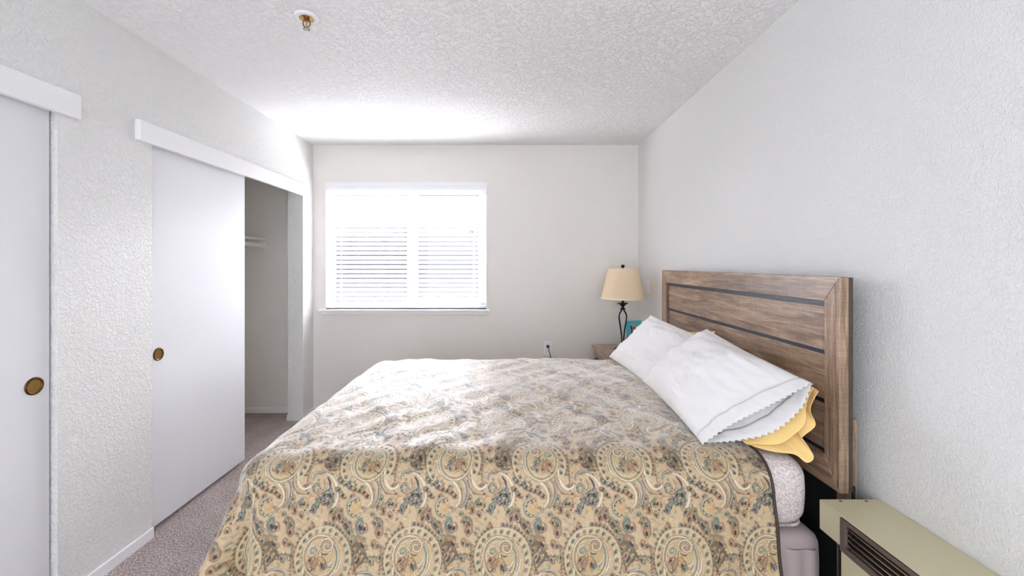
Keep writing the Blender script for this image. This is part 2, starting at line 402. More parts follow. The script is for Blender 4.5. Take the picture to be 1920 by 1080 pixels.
# ------------------------------------------------------------------ outlet, cord, switch
ox, oz = .378, .589
ol = thing('wall_outlet', (ox, YB, oz), 'white wall outlet plate on the back wall behind the bed', 'outlet')
obj('cover_plate', B((ox-.038, ox+.038, YB-.007, YB, oz-.063, oz+.063), bev=.003), M_plastic, ol)
for dz in (.022, -.022):
    bm = bmesh.new(); lathe(bm, [(.017, YB-.0068), (.017, YB-.009), (.0155, YB-.0098), (0, YB-.0098)], (ox, 0, oz+dz), 28, 'Y')
    f = obj('socket', bm, M_plastic, ol, auto=50)
    obj('slot', B((ox-.008, ox-.0055, YB-.0102, YB-.0096, oz+dz-.003, oz+dz+.006), (ox+.0055, ox+.008, YB-.0102, YB-.0096, oz+dz-.003, oz+dz+.006)), M_dark, f)
cd = thing('power_cord', (ox, YB-.01, oz+.022), 'black power cord plugged into the white wall outlet', 'cord')
bm = bmesh.new(); bx(bm, ox-.013, ox+.013, YB-.034, YB-.0103, oz+.007, oz+.033, bev=.006); obj('plug', bm, M_rubber, cd, auto=40)
bm = bmesh.new(); tube(bm, catmull([(ox+.001, YB-.030, oz+.022), (ox+.006, YB-.048, oz+.002), (ox+.017, YB-.045, oz-.045), (ox+.03, YB-.04, oz-.12), (ox+.06, YB-.04, oz-.35), (ox+.16, YB-.05, .012), (.74, YB-.06, .010)], 8), .0034, 8)
obj('cable', bm, M_rubber, cd, smooth=True)
sy, sz = 3.62, 1.168
sw = thing('light_switch', (XR, sy, sz), 'white light switch plate on the right wall beside the lamp', 'light switch')
obj('cover_plate', B((XR-.006, XR, sy-.036, sy+.036, sz-.06, sz+.06), bev=.002), M_plastic, sw)
obj('toggle', B((XR-.014, XR-.006, sy-.005, sy+.005, sz-.004, sz+.012), bev=.0015), M_plastic, sw)

# ------------------------------------------------------------------ nightstand
nx0, nx1, ny0, ny1, nz = .775, 1.185, 3.17, 3.80, .643
ns = thing('nightstand', ((nx0+nx1)/2, (ny0+ny1)/2, 0), 'grey-brown wooden nightstand in the corner beyond the bed', 'nightstand')
obj('top', B((nx0-.012, nx1, ny0-.006, ny1+.006, nz-.026, nz), bev=.002), M_woodY, ns)
obj('carcass', B((nx0+.012, nx1, ny0, ny0+.02, .05, nz-.026), (nx0+.012, nx1, ny1-.02, ny1, .05, nz-.026), (nx1-.012, nx1, ny0+.02, ny1-.02, .05, nz-.026),
                 (nx0+.03, nx1-.012, ny0+.02, ny1-.02, .05, .07), (nx0+.03, nx1-.012, ny0+.02, ny1-.02, .33, .345), bev=.001), M_woodZ, ns)
for (a, b) in [(.345, nz-.034), (.075, .335)]:
    d = obj('drawer', B((nx0, nx0+.018, ny0+.024, ny1-.024, a, b), bev=.0015), M_woodY, ns)
    bm = bmesh.new(); zc = b-.05
    tube(bm, [(nx0-.001, ny0+.2, zc), (nx0-.022, ny0+.2, zc), (nx0-.022, ny1-.2, zc), (nx0-.001, ny1-.2, zc)], .005, 10)
    obj('handle', bm, M_black, d)
for y in (ny0+.02, ny1-.02):
    for x in (nx0+.035, nx1-.03): obj('foot', B((x-.018, x+.018, y-.018, y+.018, 0, .05), bev=.002), M_woodZ, ns)

# ------------------------------------------------------------------ table lamp
lx, ly = .968, 3.54
lp = thing('table_lamp', (lx, ly, nz), 'black iron table lamp with cream drum shade on the nightstand', 'lamp')
bm = bmesh.new(); lathe(bm, [(0, nz), (.072, nz), (.074, nz+.008), (.066, nz+.016), (.03, nz+.024), (.014, nz+.034), (.012, nz+.06), (0, nz+.06)], (lx, ly, 0), 40)
obj('base', bm, M_iron, lp, auto=50)
for k in range(4):
    a = k*PI/2+.5; d = Vector((math.cos(a), math.sin(a), 0)); pts = []
    for r, z in [(.012, nz+.055), (.010, nz+.09), (.020, nz+.16), (.036, nz+.235), (.042, nz+.275), (.034, nz+.305), (.016, nz+.325), (.008, nz+.345)]:
        pts.append(Vector((lx, ly, z))+d*r)
    bm = bmesh.new(); tube(bm, catmull(pts, 6), .0052, 10); obj('rod', bm, M_iron, lp, smooth=True)
bm = bmesh.new(); lathe(bm, [(0, nz+.335), (.020, nz+.335), (.024, nz+.34), (.018, nz+.346), (.010, nz+.35), (.013, nz+.362), (.022, nz+.374), (.042, nz+.386), (.044, nz+.390), (.02, nz+.386), (.012, nz+.39), (.012, nz+.45), (0, nz+.45)], (lx, ly, 0), 36)
obj('collar', bm, M_iron, lp, auto=60)
zb, zt = 1.068, 1.318
bm = bmesh.new(); lathe(bm, [(.176, zb), (.1215, zt), (.1195, zt), (.174, zb)], (lx, ly, 0), 64, closed=True)
shd = obj('lamp_shade', bm, M_shade, lp, auto=50)
M_strim = mat('cream_trim', srgb(238, 222, 194), .8)
for r, z in [(.1765, zb+.005), (.122, zt-.004)]:
    bm = bmesh.new(); lathe(bm, [(r+.0012, z-.006), (r-.0, z+.006), (r-.0035, z+.006), (r-.0025, z-.006)], (lx, ly, 0), 64, closed=True)
    obj('shade_trim', bm, M_strim, shd, auto=50)
bm = bmesh.new(); tube(bm, [(lx, ly, nz+.45), (lx, ly, zt+.004)], .003, 8)
for k in range(3):
    a = k*2*PI/3; tube(bm, [(lx, ly, zt-.008), (lx+.1195*math.cos(a), ly+.1195*math.sin(a), zt-.008)], .0018, 6)
obj('harp', bm, M_iron, lp)
bm = bmesh.new(); lathe(bm, [(0, zt+.003), (.009, zt+.004), (.008, zt+.008), (.0145, zt+.014), (.0165, zt+.021), (.0125, zt+.029), (.004, zt+.033), (0, zt+.033)], (lx, ly, 0), 24)
obj('finial', bm, M_iron, lp, smooth=True)

# ------------------------------------------------------------------ picture frame
pf = thing('picture_frame', (1.122, 3.665, nz), 'small teal picture frame standing behind the lamp on the nightstand', 'picture frame')
import mathutils
def rotframe(bm, ang=18, lean=-12):
    R = mathutils.Matrix.Translation((1.122, 3.665, nz+.001)) @ mathutils.Matrix.Rotation(math.radians(ang), 4, 'Z') @ mathutils.Matrix.Rotation(math.radians(lean), 4, 'X')
    bmesh.ops.transform(bm, matrix=R, verts=bm.verts); return bm
fw, fh, ft = .155, .225, .03
bm = B((-fw/2, -fw/2+ft, 0, .016, 0, fh), (fw/2-ft, fw/2, 0, .016, 0, fh), (-fw/2+ft, fw/2-ft, 0, .016, 0, ft), (-fw/2+ft, fw/2-ft, 0, .016, fh-ft, fh), bev=.003)
obj('frame', rotframe(bm), M_teal, pf)
bm = B((-fw/2+ft-.004, fw/2-ft+.004, .003, .006, ft-.004, fh-ft+.004), )
obj('photo', rotframe(bm), M_pic, pf)
bm = B((-fw/2+ft, -fw/2+ft+.008, -.001, .004, ft, fh-ft), (fw/2-ft-.008, fw/2-ft, -.001, .004, ft, fh-ft), (-fw/2+ft+.008, fw/2-ft-.008, -.001, .004, ft, ft+.008), (-fw/2+ft+.008, fw/2-ft-.008, -.001, .004, fh-ft-.008, fh-ft))
obj('inner_trim', rotframe(bm), mat('pale_teal', srgb(130, 205, 210), .5), pf)
bm = bmesh.new(); tube(bm, [(0, .018, fh*.6), (0, .075, .008)], .005, 6); obj('easel', rotframe(bm, lean=-6), M_teal, pf)

# ------------------------------------------------------------------ headboard
hx, hy0, hy1, hz0, hz1 = 1.096, 1.403, 3.003, .60, 1.3135
px_, pr, pb = .068, .085, .10
hb = thing('headboard', (hx+.02, (hy0+hy1)/2, 0), 'wide grey-brown wood plank headboard with black inlay strips behind the bed', 'headboard')
def prism_yz(poly, x0, x1, bev=.002):
    bm = bmesh.new(); a = [bm.verts.new((x0, y, z)) for y, z in poly]; b = [bm.verts.new((x1, y, z)) for y, z in poly]
    bm.faces.new(a); bm.faces.new(b[::-1]); n = len(poly)
    for i in range(n): bm.faces.new((a[i], a[(i+1) % n], b[(i+1) % n], b[i]))
    bmesh.ops.recalc_face_normals(bm, faces=bm.faces)
    bmesh.ops.bevel(bm, geom=bm.edges[:], offset=bev, segments=1, affect='EDGES'); return bm
xb = hx+.032
iy0, iy1, iz0, iz1 = hy0+px_, hy1-px_-.012, hz0+pb, hz1-pr
obj('top_rail', prism_yz([(hy0, hz1), (hy1, hz1), (iy1, iz1), (iy0, iz1)], hx, xb), M_woodY, hb)
obj('bottom_rail', prism_yz([(hy0, hz0), (hy1, hz0), (iy1, iz0), (iy0, iz0)], hx, xb), M_woodY, hb)
obj('post', prism_yz([(hy0, hz0), (hy0, hz1), (iy0, iz1), (iy0, iz0)], hx, xb), M_woodZ, hb)
obj('post', prism_yz([(hy1, hz0), (hy1, hz1), (iy1, iz1), (iy1, iz0)], hx, xb), M_woodZ, hb)
obj('back_panel', B((xb, xb+.014, hy0+.001, hy1-.001, hz0+.004, hz1-.002), bev=.001), M_dwood, hb)
strips = [(1.208, iz1), (1.041, 1.056), (.871, .886), (iz0, iz0+.014)]
sx = hx+.014
sl = [(1.056, 1.208), (.886, 1.041), (iz0+.014, .871)]
for a, b in sl: obj('plank', B((sx-.002, xb, iy0+.014, iy1-.014, a, b), bev=.0015), M_woodY, hb)
for a, b in strips: obj('black_strip', B((sx+.001, xb, iy0+.0, iy1-.0, a, b)), M_black, hb)
for y in (iy0, iy1-.014): obj('black_strip', B((sx+.0015, xb, y, y+.014, iz0+.0, iz1-.0)), M_black, hb)
lp_ = obj('gap_shade_panel', B((xb+.016, xb+.024, hy0+.004, hy1-.004, .08, hz0+.02)), M_dark, hb); lp_['label'] = 'added dark sheet for the shaded gap below the bottom rail'  # near-black sheet stands in for shade on the wall under the rail
for y in (hy0+.012, hy1-.072):
    obj('leg', B((xb+.014, xb+.036, y, y+.06, 0, .84), bev=.002), M_woodZ, hb)

# ------------------------------------------------------------------ mattress, box spring
def softbox(x0, x1, y0, y1, z0, z1, r, puff, seg=26, seed=0, amp=.003, taper=0):
    bm = bmesh.new(); bmesh.ops.create_cube(bm, size=2)
    bmesh.ops.subdivide_edges(bm, edges=bm.edges[:], cuts=seg, use_grid_fill=True)
    hxs, hys, hzs = (x1-x0)/2, (y1-y0)/2, (z1-z0)/2; c = Vector(((x0+x1)/2, (y0+y1)/2, (z0+z1)/2))
    def warp(u): return math.copysign(1-(1-abs(u))**1.7, u)
    for v in bm.verts:
        u = Vector((warp(v.co.x), warp(v.co.y), v.co.z))
        p = Vector((u.x*hxs, u.y*hys, u.z*hzs))
        q = Vector((max(-hxs+r, min(hxs-r, p.x)), max(-hys+r, min(hys-r, p.y)), max(-hzs+r, min(hzs-r, p.z))))
        d = p-q
        if d.length > 1e-6: p = q+d.normalized()*r if max(abs(d.x), abs(d.y), abs(d.z)) > r*.999 else q+d
        side = 1-(abs(u.z))**2
        p.x += math.copysign(puff*side, p.x)*(abs(u.x)**6); p.y += math.copysign(puff*side, p.y)*(abs(u.y)**6)
        n = mnoise.noise(Vector((p.x*6, p.y*6, p.z*9+seed)))
        p *= 1+amp*n
        v.co = p+c
    return bm
mt = thing('mattress', (.06, 2.19, .447), 'thick pale pink damask mattress under the comforter', 'mattress')
obj('mattress_body', softbox(-.865, 1.030, 1.445, 2.94, .447, .690, .065, .008, amp=.003), M_matt, mt, smooth=True)
bm = bmesh.new(); pts = []
def rrect(x0, x1, y0, y1, r, z, n=8):
    P = []
    for cx, cy, a0 in [(x1-r, y0+r, -PI/2), (x1-r, y1-r, 0), (x0+r, y1-r, PI/2), (x0+r, y0+r, PI)]:
        for k in range(n+1): P.append((cx+r*math.cos(a0+PI/2*k/n), cy+r*math.sin(a0+PI/2*k/n), z))
    P.append(P[0]); return P
for z, g in ((.466, .010), (.668, .030)): tube(bm, rrect(-.865+g, 1.030-g, 1.445+g, 2.94-g, .05, z), .005, 8)
obj('edge_piping', bm, M_matt, mt, smooth=True)
bs = thing('box_spring', (.06, 2.19, 0), 'box spring in pale mauve cover between mattress and floor', 'box spring')
obj('box_body', softbox(-.85, 1.062, 1.435, 2.95, .22, .446, .035, .004, amp=.003, seed=3), M_boxs, bs, smooth=True)
# gathered satin skirt
bm = bmesh.new(); path = rrect(-.85, 1.063, 1.434, 2.952, .05, .38, n=10)
P = []
for a, b in zip(path, path[1:]):
    a, b = Vector(a), Vector(b); n = max(1, int((b-a).length/.012))
    for k in range(n): P.append(a.lerp(b, k/n))
cen = Vector((.06, 2.19, 0)); rows = []
for j, z in enumerate([.40, .36, .3, .2, .1, .015]):
    row = []
    for i, p in enumerate(P):
        pn = P[(i+1) % len(P)]; pp = P[i-1]; t = (pn-pp).normalized(); nrm = Vector((t.y, -t.x, 0))
        am = (.004+.010*j/5)*(math.sin(i*.9)+.6*math.sin(i*.37+1))
        row.append(bm.verts.new((p.x+nrm.x*(.006+am), p.y+nrm.y*(.006+am), z)))
    rows.append(row)
for a, b in zip(rows, rows[1:]):
    for i in range(len(P)): bm.faces.new((a[i], a[(i+1) % len(P)], b[(i+1) % len(P)], b[i]))
obj('bed_skirt', bm, M_boxs, bs, smooth=True)

# ------------------------------------------------------------------ comforter pattern (tile drawn in millimetres)
PXM = 0.5                                   # mm per tile pixel
K = .3656                                   # drawing unit -> mm
TW, THt = int(287/PXM), int(596/PXM)
def C(r, g, b): return np.array(srgb(r, g, b)[:3])
BASE = C(208, 184, 148)
tile = np.tile(BASE, (THt, TW, 1)); relief = np.full((THt, TW), .45)
yy, xx = np.mgrid[0:THt, 0:TW]
mott = sum(np.sin(2*PI*(xx/TW*int(a)+yy/THt*int(b))+c) for a, b, c in zip(rng.integers(-9, 9, 14), rng.integers(-14, 14, 14), rng.random(14)*6))
mott = (mott-mott.min())/(mott.max()-mott.min())
tile = tile*(1-.45*mott[..., None])+C(212, 186, 148)*(.45*mott[..., None])
CREAM, OLIVE, BROWN, DARK = C(230, 216, 186), C(122, 106, 74), C(122, 92, 66), C(54, 32, 30)
TEAL, BLUE, GOLD, TAN, SAGE, GREY, ROSE = C(116, 142, 132), C(122, 130, 134), C(206, 170, 112), C(178, 142, 106), C(156, 152, 118), C(142, 134, 116), C(180, 136, 112)
def stamp(x, y, r, col, a=.9, h=None):
    x /= PXM; y /= PXM; r = max(r/PXM, .6); R = int(r+2)
    ix, iy = int(round(x)), int(round(y))
    X = np.arange(ix-R, ix+R+1); Y = np.arange(iy-R, iy+R+1)
    d = np.hypot(X[None]-x, Y[:, None]-y); m = np.clip(r-d+.5, 0, 1)*a
    idx = np.ix_(Y % THt, X % TW)
    tile[idx] = tile[idx]*(1-m[..., None])+col*m[..., None]
    if h is not None: relief[idx] = relief[idx]*(1-m)+h*m
def curve(P, w, col, a=.9, h=None, taper=(1, 1), n=14):
    Q = catmull(P, n) if len(P) > 2 else np.linspace(P[0], P[-1], n*2)
    # resample densely
    seg = np.r_[0, np.cumsum(np.hypot(*np.diff(Q, axis=0).T))]; T = np.arange(0, seg[-1], max(.5, w*.25))
    for t in T:
        f = t/seg[-1]; ww = w*(taper[0]*(1-f)+taper[1]*f)*(.35+.65*math.sin(PI*min(1, max(0, f)))**.35)
        stamp(np.interp(t, seg, Q[:, 0]), np.interp(t, seg, Q[:, 1]), ww/2, col, a, h)
def ribbon(P, w, fill, line=None, taper=(1, 1)):
    line = OLIVE if line is None else line
    curve(P, w+3.4, line, .9, .15, taper); curve(P, w+.4, fill, .95, .75, taper)
    P = np.array(P); off = np.array([w*.18, -w*.18]); curve(P+off, max(.9, w*.25), CREAM, .8, .95, taper)
def leaf(p0, p1, w, fill, acc=DARK, bend=.15):
    big = w > 11
    p0, p1 = np.array(p0, float), np.array(p1, float); d = p1-p0; n = np.array([-d[1], d[0]])
    for ww, c, h in ((w+3.0, BROWN, .1), (w, fill, .8)):
        for f in np.linspace(0, 1, 26):
            q = p0+d*f+n*bend*math.sin(PI*f); stamp(q[0], q[1], ww/2*math.sin(PI*(f**.7))**.8*(1+(.16*math.sin(19*f) if big else 0)), c, .9, h)
    if big:
        for k, cc_ in ((.22, TAN), (-.2, GREY), (.05, GOLD)):
            for f in np.linspace(.2, .8, 14):
                q = p0+d*f+n*(bend*math.sin(PI*f)+k*w/max(1, np.hypot(*d))*math.sin(PI*f)); stamp(q[0], q[1], w*.10, cc_, .55)
        for k in (-.33, .33, 0):
            for f in np.linspace(.12, .9, 30):
                q = p0+d*f+n*(bend*math.sin(PI*f)+k*w/max(1, np.hypot(*d))*math.sin(PI*f)); stamp(q[0], q[1], .55, OLIVE if k else CREAM, .7)
    for f in np.linspace(.35, .7, 8):
        q = p0+d*f+n*(bend*math.sin(PI*f)+.03); stamp(q[0], q[1], w*.17*math.sin(PI*(f-.3)/.45)+.6, acc, .95, .2)
    for f in np.linspace(.15, .9, 16):
        q = p0+d*f+n*(bend*math.sin(PI*f)-w*.3*math.sin(PI*f)/max(1, np.hypot(*d))); stamp(q[0], q[1], .7, CREAM, .7)
def spiral(c, r0, r1, a0, a1, n=18):
    t = np.linspace(0, 1, n); a = np.radians(a0+(a1-a0)*t); r = r0+(r1-r0)*t
    return [(c[0]+rr*math.cos(q), c[1]+rr*math.sin(q)) for rr, q in zip(r, a)]
def motif(ox, oy, flip=0):
    sg = -1 if flip else 1
    def q(*pts): return [(ox+sg*(x-750)*K, oy+(y-5)*K) for x, y in pts]
    def p(x, y): return q((x, y))[0]
    # twin stems under the body and the hooked tail
    ribbon(q((560, 60), (590, 160), (650, 215), (735, 262), (785, 340), (790, 415), (755, 468)), 7.5, CREAM, OLIVE, (.7, 1.1))
    ribbon(q((600, 70), (640, 170), (700, 205), (775, 260), (815, 340), (812, 420), (775, 470)), 5.5, TAN, OLIVE, (.7, 1.1))
    ribbon(q((800, 215), (848, 270), (860, 350), (840, 430), (795, 474)), 7, BLUE, OLIVE)
    ribbon(q((880, 60), (888, 160), (905, 245), (950, 305), (1005, 300), (1030, 262)), 10, CREAM, BROWN, (.8, .9))
    ribbon(q((858, 130), (868, 240), (905, 320), (960, 348), (1010, 352)), 7.5, TAN, OLIVE)
    stamp(*p(1006, 352), 4, DARK, .9, .2); stamp(*p(1030, 262), 4, ROSE, .9, .7)
    # outer petals
    for k in range(30):
        a = math.radians(150+k*8.0); rx, ry = 262, 278
        x, y = 722+rx*math.cos(a)*.86, 72+ry*math.sin(a)*.92
        if k in (16, 17): continue
        x2, y2 = 722+(rx+46)*math.cos(a)*.88, 72+(ry+44)*math.sin(a)*.94
        leaf(p(x, y), p(x2, y2), 11, [TAN, SAGE, ROSE, GREY][k % 4], DARK, .0)
    # pale band with dark dots
    bnd = q(*[(722+222*math.cos(math.radians(a)), 78+236*math.sin(math.radians(a))) for a in range(118, 400, 14)])
    curve(bnd, 27, OLIVE, .75, .15); curve(bnd, 24.5, C(212, 194, 158), .95, .7)
    for k in range(17):
        a = math.radians(128+k*16); x, y = 722+(215)*math.cos(a), 78+228*math.sin(a)
        leaf(p(x-10, y-18), p(x+10, y+18), 7.5, [TEAL, SAGE, TAN, GREY][k % 4], DARK, .1); stamp(*p(x+3, y-3), 2.3, DARK, .95, .2)
    # body rings
    for s, c, h in ((168, OLIVE, .1), (163, CREAM, .9), (150, BROWN, .2), (146, C(176, 156, 120), .6), (128, CREAM, .8), (122, C(206, 182, 140), .6)):
        for a in range(0, 360, 3):
            rr = math.radians(a); ex = 742+s*math.cos(rr)*.93; ey = 62+s*1.1*math.sin(rr)-8*math.cos(rr)
            stamp(*p(ex, ey), 2.2 if s > 130 else 3.2, c, .95, h)
        if s in (146, 122):
            for s2 in np.arange(s, 0, -9):
                for a in range(0, 360, max(3, int(700/s2))):
                    rr = math.radians(a); stamp(*p(742+s2*math.cos(rr)*.93, 62+s2*1.1*math.sin(rr)), 3.6, c, .95, h)
    curve(q(*[(742+152*math.cos(math.radians(a))*.93, 62+167*math.sin(math.radians(a))) for a in range(150, 262, 9)]), 4, TEAL, .9, .7)
    # volutes forming a heart
    sp1 = spiral((690, -30), 66, 8, 0, -560); ribbon(q(*sp1), 4.6, CREAM, BROWN); ribbon(q(*spiral((690, -30), 48, 6, 40, -420)), 5, TAN, BROWN)
    sp2 = spiral((808, 12), 58, 6, 190, 720); ribbon(q(*sp2), 4.2, CREAM, OLIVE); curve(q(*spiral((808, 12), 36, 5, 100, 560)), 4, TEAL, .8, .6)
    curve(q((750, 5), (735, 30), (705, 42), (680, 34)), 3.6, DARK, .95, .05)
    ribbon(q((752, 10), (760, 70), (800, 120), (850, 140)), 4.5, GOLD, BROWN); ribbon(q((748, 14), (735, 80), (690, 120), (650, 110), (632, 70)), 5, CREAM, OLIVE)
    leaf(p(735, 60), p(672, 150), 15, TEAL, BROWN, .15); leaf(p(752, 60), p(730, 190), 17, GOLD, DARK, -.12); leaf(p(770, 70), p(800, 180), 16, TAN, ROSE, .12)
    leaf(p(790, 60), p(852, 120), 13, ROSE, DARK, .1); leaf(p(700, 120), p(708, 176), 10, BLUE, DARK, .1)
    curve(q((790, 150), (812, 158), (826, 176), (850, 160)), 3, DARK, .9, .1); curve(q((640, 120), (650, 140), (672, 148)), 2.6, DARK, .9, .1)
    # gold rope of dashes at the right
    for k in range(11):
        leaf(p(984, -30+k*28), p(1002, -10+k*28), 6.5-.3*k, [ROSE, GOLD, TAN][k % 3], DARK, .2)
    # acanthus swirl
    ribbon(q((1046, 232), (1040, 205), (1062, 172), (1120, 156), (1180, 172), (1205, 190)), 9, BLUE, OLIVE, (.5, 1)); stamp(*p(1198, 190), 5, DARK, .9, .2)
    ribbon(q((1140, 172), (1200, 200), (1250, 265), (1272, 340), (1262, 420), (1225, 480), (1190, 492)), 9, CREAM, BROWN, (.8, 1.1))
    curve(q((1165, 205), (1195, 250), (1205, 300)), 7, DARK, .75, .2)
    ribbon(q(*spiral((1095, 290), 74, 26, -60, 280)), 7, TAN, OLIVE); ribbon(q(*spiral((1090, 300), 44, 10, 120, 440)), 6, TEAL, OLIVE)
    for a in (0, 60, 130, 200, 290): stamp(*p(1080+36*math.cos(math.radians(a)), 305+30*math.sin(math.radians(a))), 2.6, DARK, .9, .2)
    for (a, b, c, d, w, f) in [(1205, 300, 1245, 420, 20, BLUE), (1190, 330, 1150, 410, 18, TEAL), (1220, 400, 1190, 480, 16, TEAL), (1160, 400, 1090, 440, 18, BLUE), (1110, 420, 1070, 540, 19, TEAL), (1130, 440, 1180, 420, 12, GREY), (1060, 450, 1085, 520, 12, BLUE)]:
        leaf(p(a, b), p(c, d), w*.9, f, DARK, .15)
    for x, y in [(1205, 330), (1235, 350), (1180, 360), (1215, 385), (1150, 420), (1100, 470)]: stamp(*p(x, y), 2.8, DARK, .95, .2)
    # small crescent paisley
    ribbon(q(*spiral((655, 470), 78, 66, -70, -330)), 8, SAGE, TEAL)
    for s2 in (40, 25, 10):
        for a in range(0, 360, 24): stamp(*p(660+s2*math.cos(math.radians(a)), 480+s2*math.sin(math.radians(a))), 4.5, GOLD, .3, .6)
    for a in range(90, 300, 34): stamp(*p(655+62*math.cos(math.radians(a)), 472+62*math.sin(math.radians(a))), 2.6, DARK, .95, .2)
    curve(q((690, 430), (705, 470), (725, 490), (755, 470)), 3, ROSE, .9, .4)
    # dotted garland left
    for (x, y), c in zip([(520, 240), (560, 262), (600, 290), (640, 312), (680, 325), (720, 342), (752, 372), (500, 310), (535, 360)], [TEAL, SAGE, BLUE, TAN, SAGE, TAN, ROSE, GREY, SAGE]):
        leaf(p(x-26, y-12), p(x+22, y+16), 13, c, DARK, .15); stamp(*p(x, y), 3, DARK, .95, .2)
    # leaf spray between motifs
    for (a, b, c, d, w, f) in [(880, 360, 905, 430, 11, SAGE), (900, 430, 930, 520, 14, TAN), (960, 400, 960, 470, 14, TEAL), (1000, 400, 985, 480, 14, GOLD), (960, 500, 985, 560, 12, TAN), (870, 430, 850, 500, 10, SAGE),
                               (860, 560, 900, 640, 22, GREY), (890, 640, 870, 720, 20, TAN), (830, 560, 850, 620, 12, SAGE), (480, 480, 420, 550, 14, SAGE), (490, 520, 465, 610, 15, TAN), (510, 480, 545, 600, 22, TAN), (560, 560, 610, 640, 18, GREY),
                               (600, 620, 640, 700, 15, SAGE), (700, 560, 740, 680, 24, TEAL), (750, 600, 760, 670, 16, ROSE), (690, 700, 790, 800, 26, TAN), (660, 700, 630, 800, 18, SAGE), (700, 760, 640, 940, 30, OLIVE), (740, 800, 780, 900, 18, GREY), (830, 730, 840, 800, 13, TAN),
                               (375, 560, 360, 630, 0, TAN), (1020, 80, 1010, 20, 12, SAGE), (1130, 20, 1220, 150, 26, OLIVE), (1090, 40, 1060, 90, 14, SAGE), (1190, 20, 1220, 90, 14, TAN)]:
        if w: leaf(p(a, b), p(c, d), w, f, DARK, .14)
    ribbon(q((500, 440), (508, 500), (560, 560), (630, 640), (665, 700)), 3.6, GREY, OLIVE); ribbon(q((665, 650), (700, 690), (760, 715)), 3, GREY, OLIVE)
    for x, y in [(520, 500), (540, 590), (590, 630), (870, 610), (870, 690), (720, 630), (735, 645), (690, 860), (765, 860), (905, 500), (965, 445), (990, 490)]: stamp(*p(x, y), 3.3, DARK, .95, .2)
for _k in range(420):     # faint washes of colour between the motifs
    c_ = [TAN, SAGE, GREY, ROSE, GOLD, CREAM, TEAL][_k % 7]
    x_, y_ = rng.random()*287, rng.random()*596; a_ = rng.random()*6.3; l_ = 4+rng.random()*9
    curve([(x_, y_), (x_+l_*math.cos(a_), y_+l_*math.sin(a_)), (x_+l_*1.6*math.cos(a_+.7), y_+l_*1.6*math.sin(a_+.7))], 2+rng.random()*7, c_, .10+.14*rng.random(), None, n=4)
for _k in range(150):     # filler sprigs
    x_, y_ = rng.random()*287, rng.random()*596; a_ = rng.random()*6.3; l_ = 9+rng.random()*11
    leaf((x_, y_), (x_+l_*math.cos(a_), y_+l_*math.sin(a_)), l_*.55, [SAGE, TAN, GREY, TAN, TEAL, GOLD, SAGE, ROSE][_k % 8], DARK, .2)
motif(100, 90); motif(100+143.5, 90+298, 1)
for _k in range(520):     # fine drawn flecks
    c_ = [OLIVE, CREAM, BROWN, CREAM, SAGE][_k % 5]
    x_, y_ = rng.random()*287, rng.random()*596; a_ = rng.random()*6.3; l_ = 2+rng.random()*5
    curve([(x_, y_), (x_+l_*math.cos(a_), y_+l_*math.sin(a_)), (x_+l_*1.6*math.cos(a_+.9), y_+l_*1.6*math.sin(a_+.9))], .9+rng.random()*1.3, c_, .35+.35*rng.random(), None, n=4)
sp_ = rng.random((THt, TW)); tile *= (1+.10*(sp_-.5))[..., None]
# light blur for clean vertex sampling
for _ in range(2):
    tile = (tile*2+np.roll(tile, 1, 0)+np.roll(tile, -1, 0)+np.roll(tile, 1, 1)+np.roll(tile, -1, 1))/6
    relief = (relief*2+np.roll(relief, 1, 0)+np.roll(relief, -1, 0)+np.roll(relief, 1, 1)+np.roll(relief, -1, 1))/6

# ------------------------------------------------------------------ comforter surface
R = .125; FX = -.80; FY0, FY1 = 1.515, 2.865; HANG = .62; XE = .872; ZT = .722
def surf(s, t):
    """s along the bed (X), t across it; distances measured on the cloth"""
    s = np.asarray(s, float); t = np.asarray(t, float)
    qx = np.maximum(s, FX); qy = np.clip(t, FY0, FY1)
    dx, dy = s-qx, t-qy; d = np.hypot(dx, dy); dd = np.maximum(d, 1e-9); ux, uy = dx/dd, dy/dd
    arc = np.minimum(d, R*PI/2); down = np.maximum(d-R*PI/2, 0)
    hor = R*np.sin(arc/R); ver = R*(1-np.cos(arc/R))
    ang = np.arctan2(uy, ux)
    corner = np.clip(np.abs(ux*uy)*2, 0, 1)
    w1 = np.sin(s*13.0+.6)*.5+np.sin(s*29+1.7)*.3+np.sin(t*12+2)*.5*(np.abs(ux) > .5)
    fold = down*(.055*w1*(1-corner)+.42*corner*np.sin(ang*9.0+2.36)) 
    flare = .17*down+.10*corner*down
    hor = hor+flare+fold
    z = ZT-ver-down*.985
    # puffiness on the flat part
    flat = np.clip(1-d/(R*1.5), 0, 1)
    z = z+flat*(.0045*np.sin(s*7.3+t*2.1)+.0035*np.sin(t*9.1-s*3.3+1)+.0025*np.sin(s*19+t*13)+.002*np.sin(s*31-t*27+.5)+.0016*np.sin(s*47+t*5))
    ripple = .6*.0022*np.sin(s*41+t*23)+.0012*np.sin(s*23-t*37+2)+.0009*np.sin(s*71+1)*np.sin(t*63)
    z = z+ripple*flat
    # gentle sag from crown to the edges
    z = z-.012*((t-2.19)/.75)**2*flat-.010*np.clip((FX+.25-s)/.25, 0, 1)**2*flat
    x = qx+ux*hor; y = qy+uy*hor
    y = y-(1-flat)*ripple*1.2*(uy < -.3); x = x-(1-flat)*ripple*(ux < -.3)
    return x, y, np.maximum(z, .02)
svals = np.arange(FX-HANG, XE+1e-6, .0022)
tv = [FY0-HANG]; 
while tv[-1] < FY1+HANG:
    t = tv[-1]; tv.append(t+(.0021 if t < 1.7 else .0021+min(.0035, (t-1.7)*.0035) if t < FY1 else .006))
tvals = np.array(tv); S, T = np.meshgrid(svals, tvals)
X, Y, Z = surf(S, T)
u = (S*1000+265.5) % 287; v = (-(T*1000)+1547+596*5) % 596
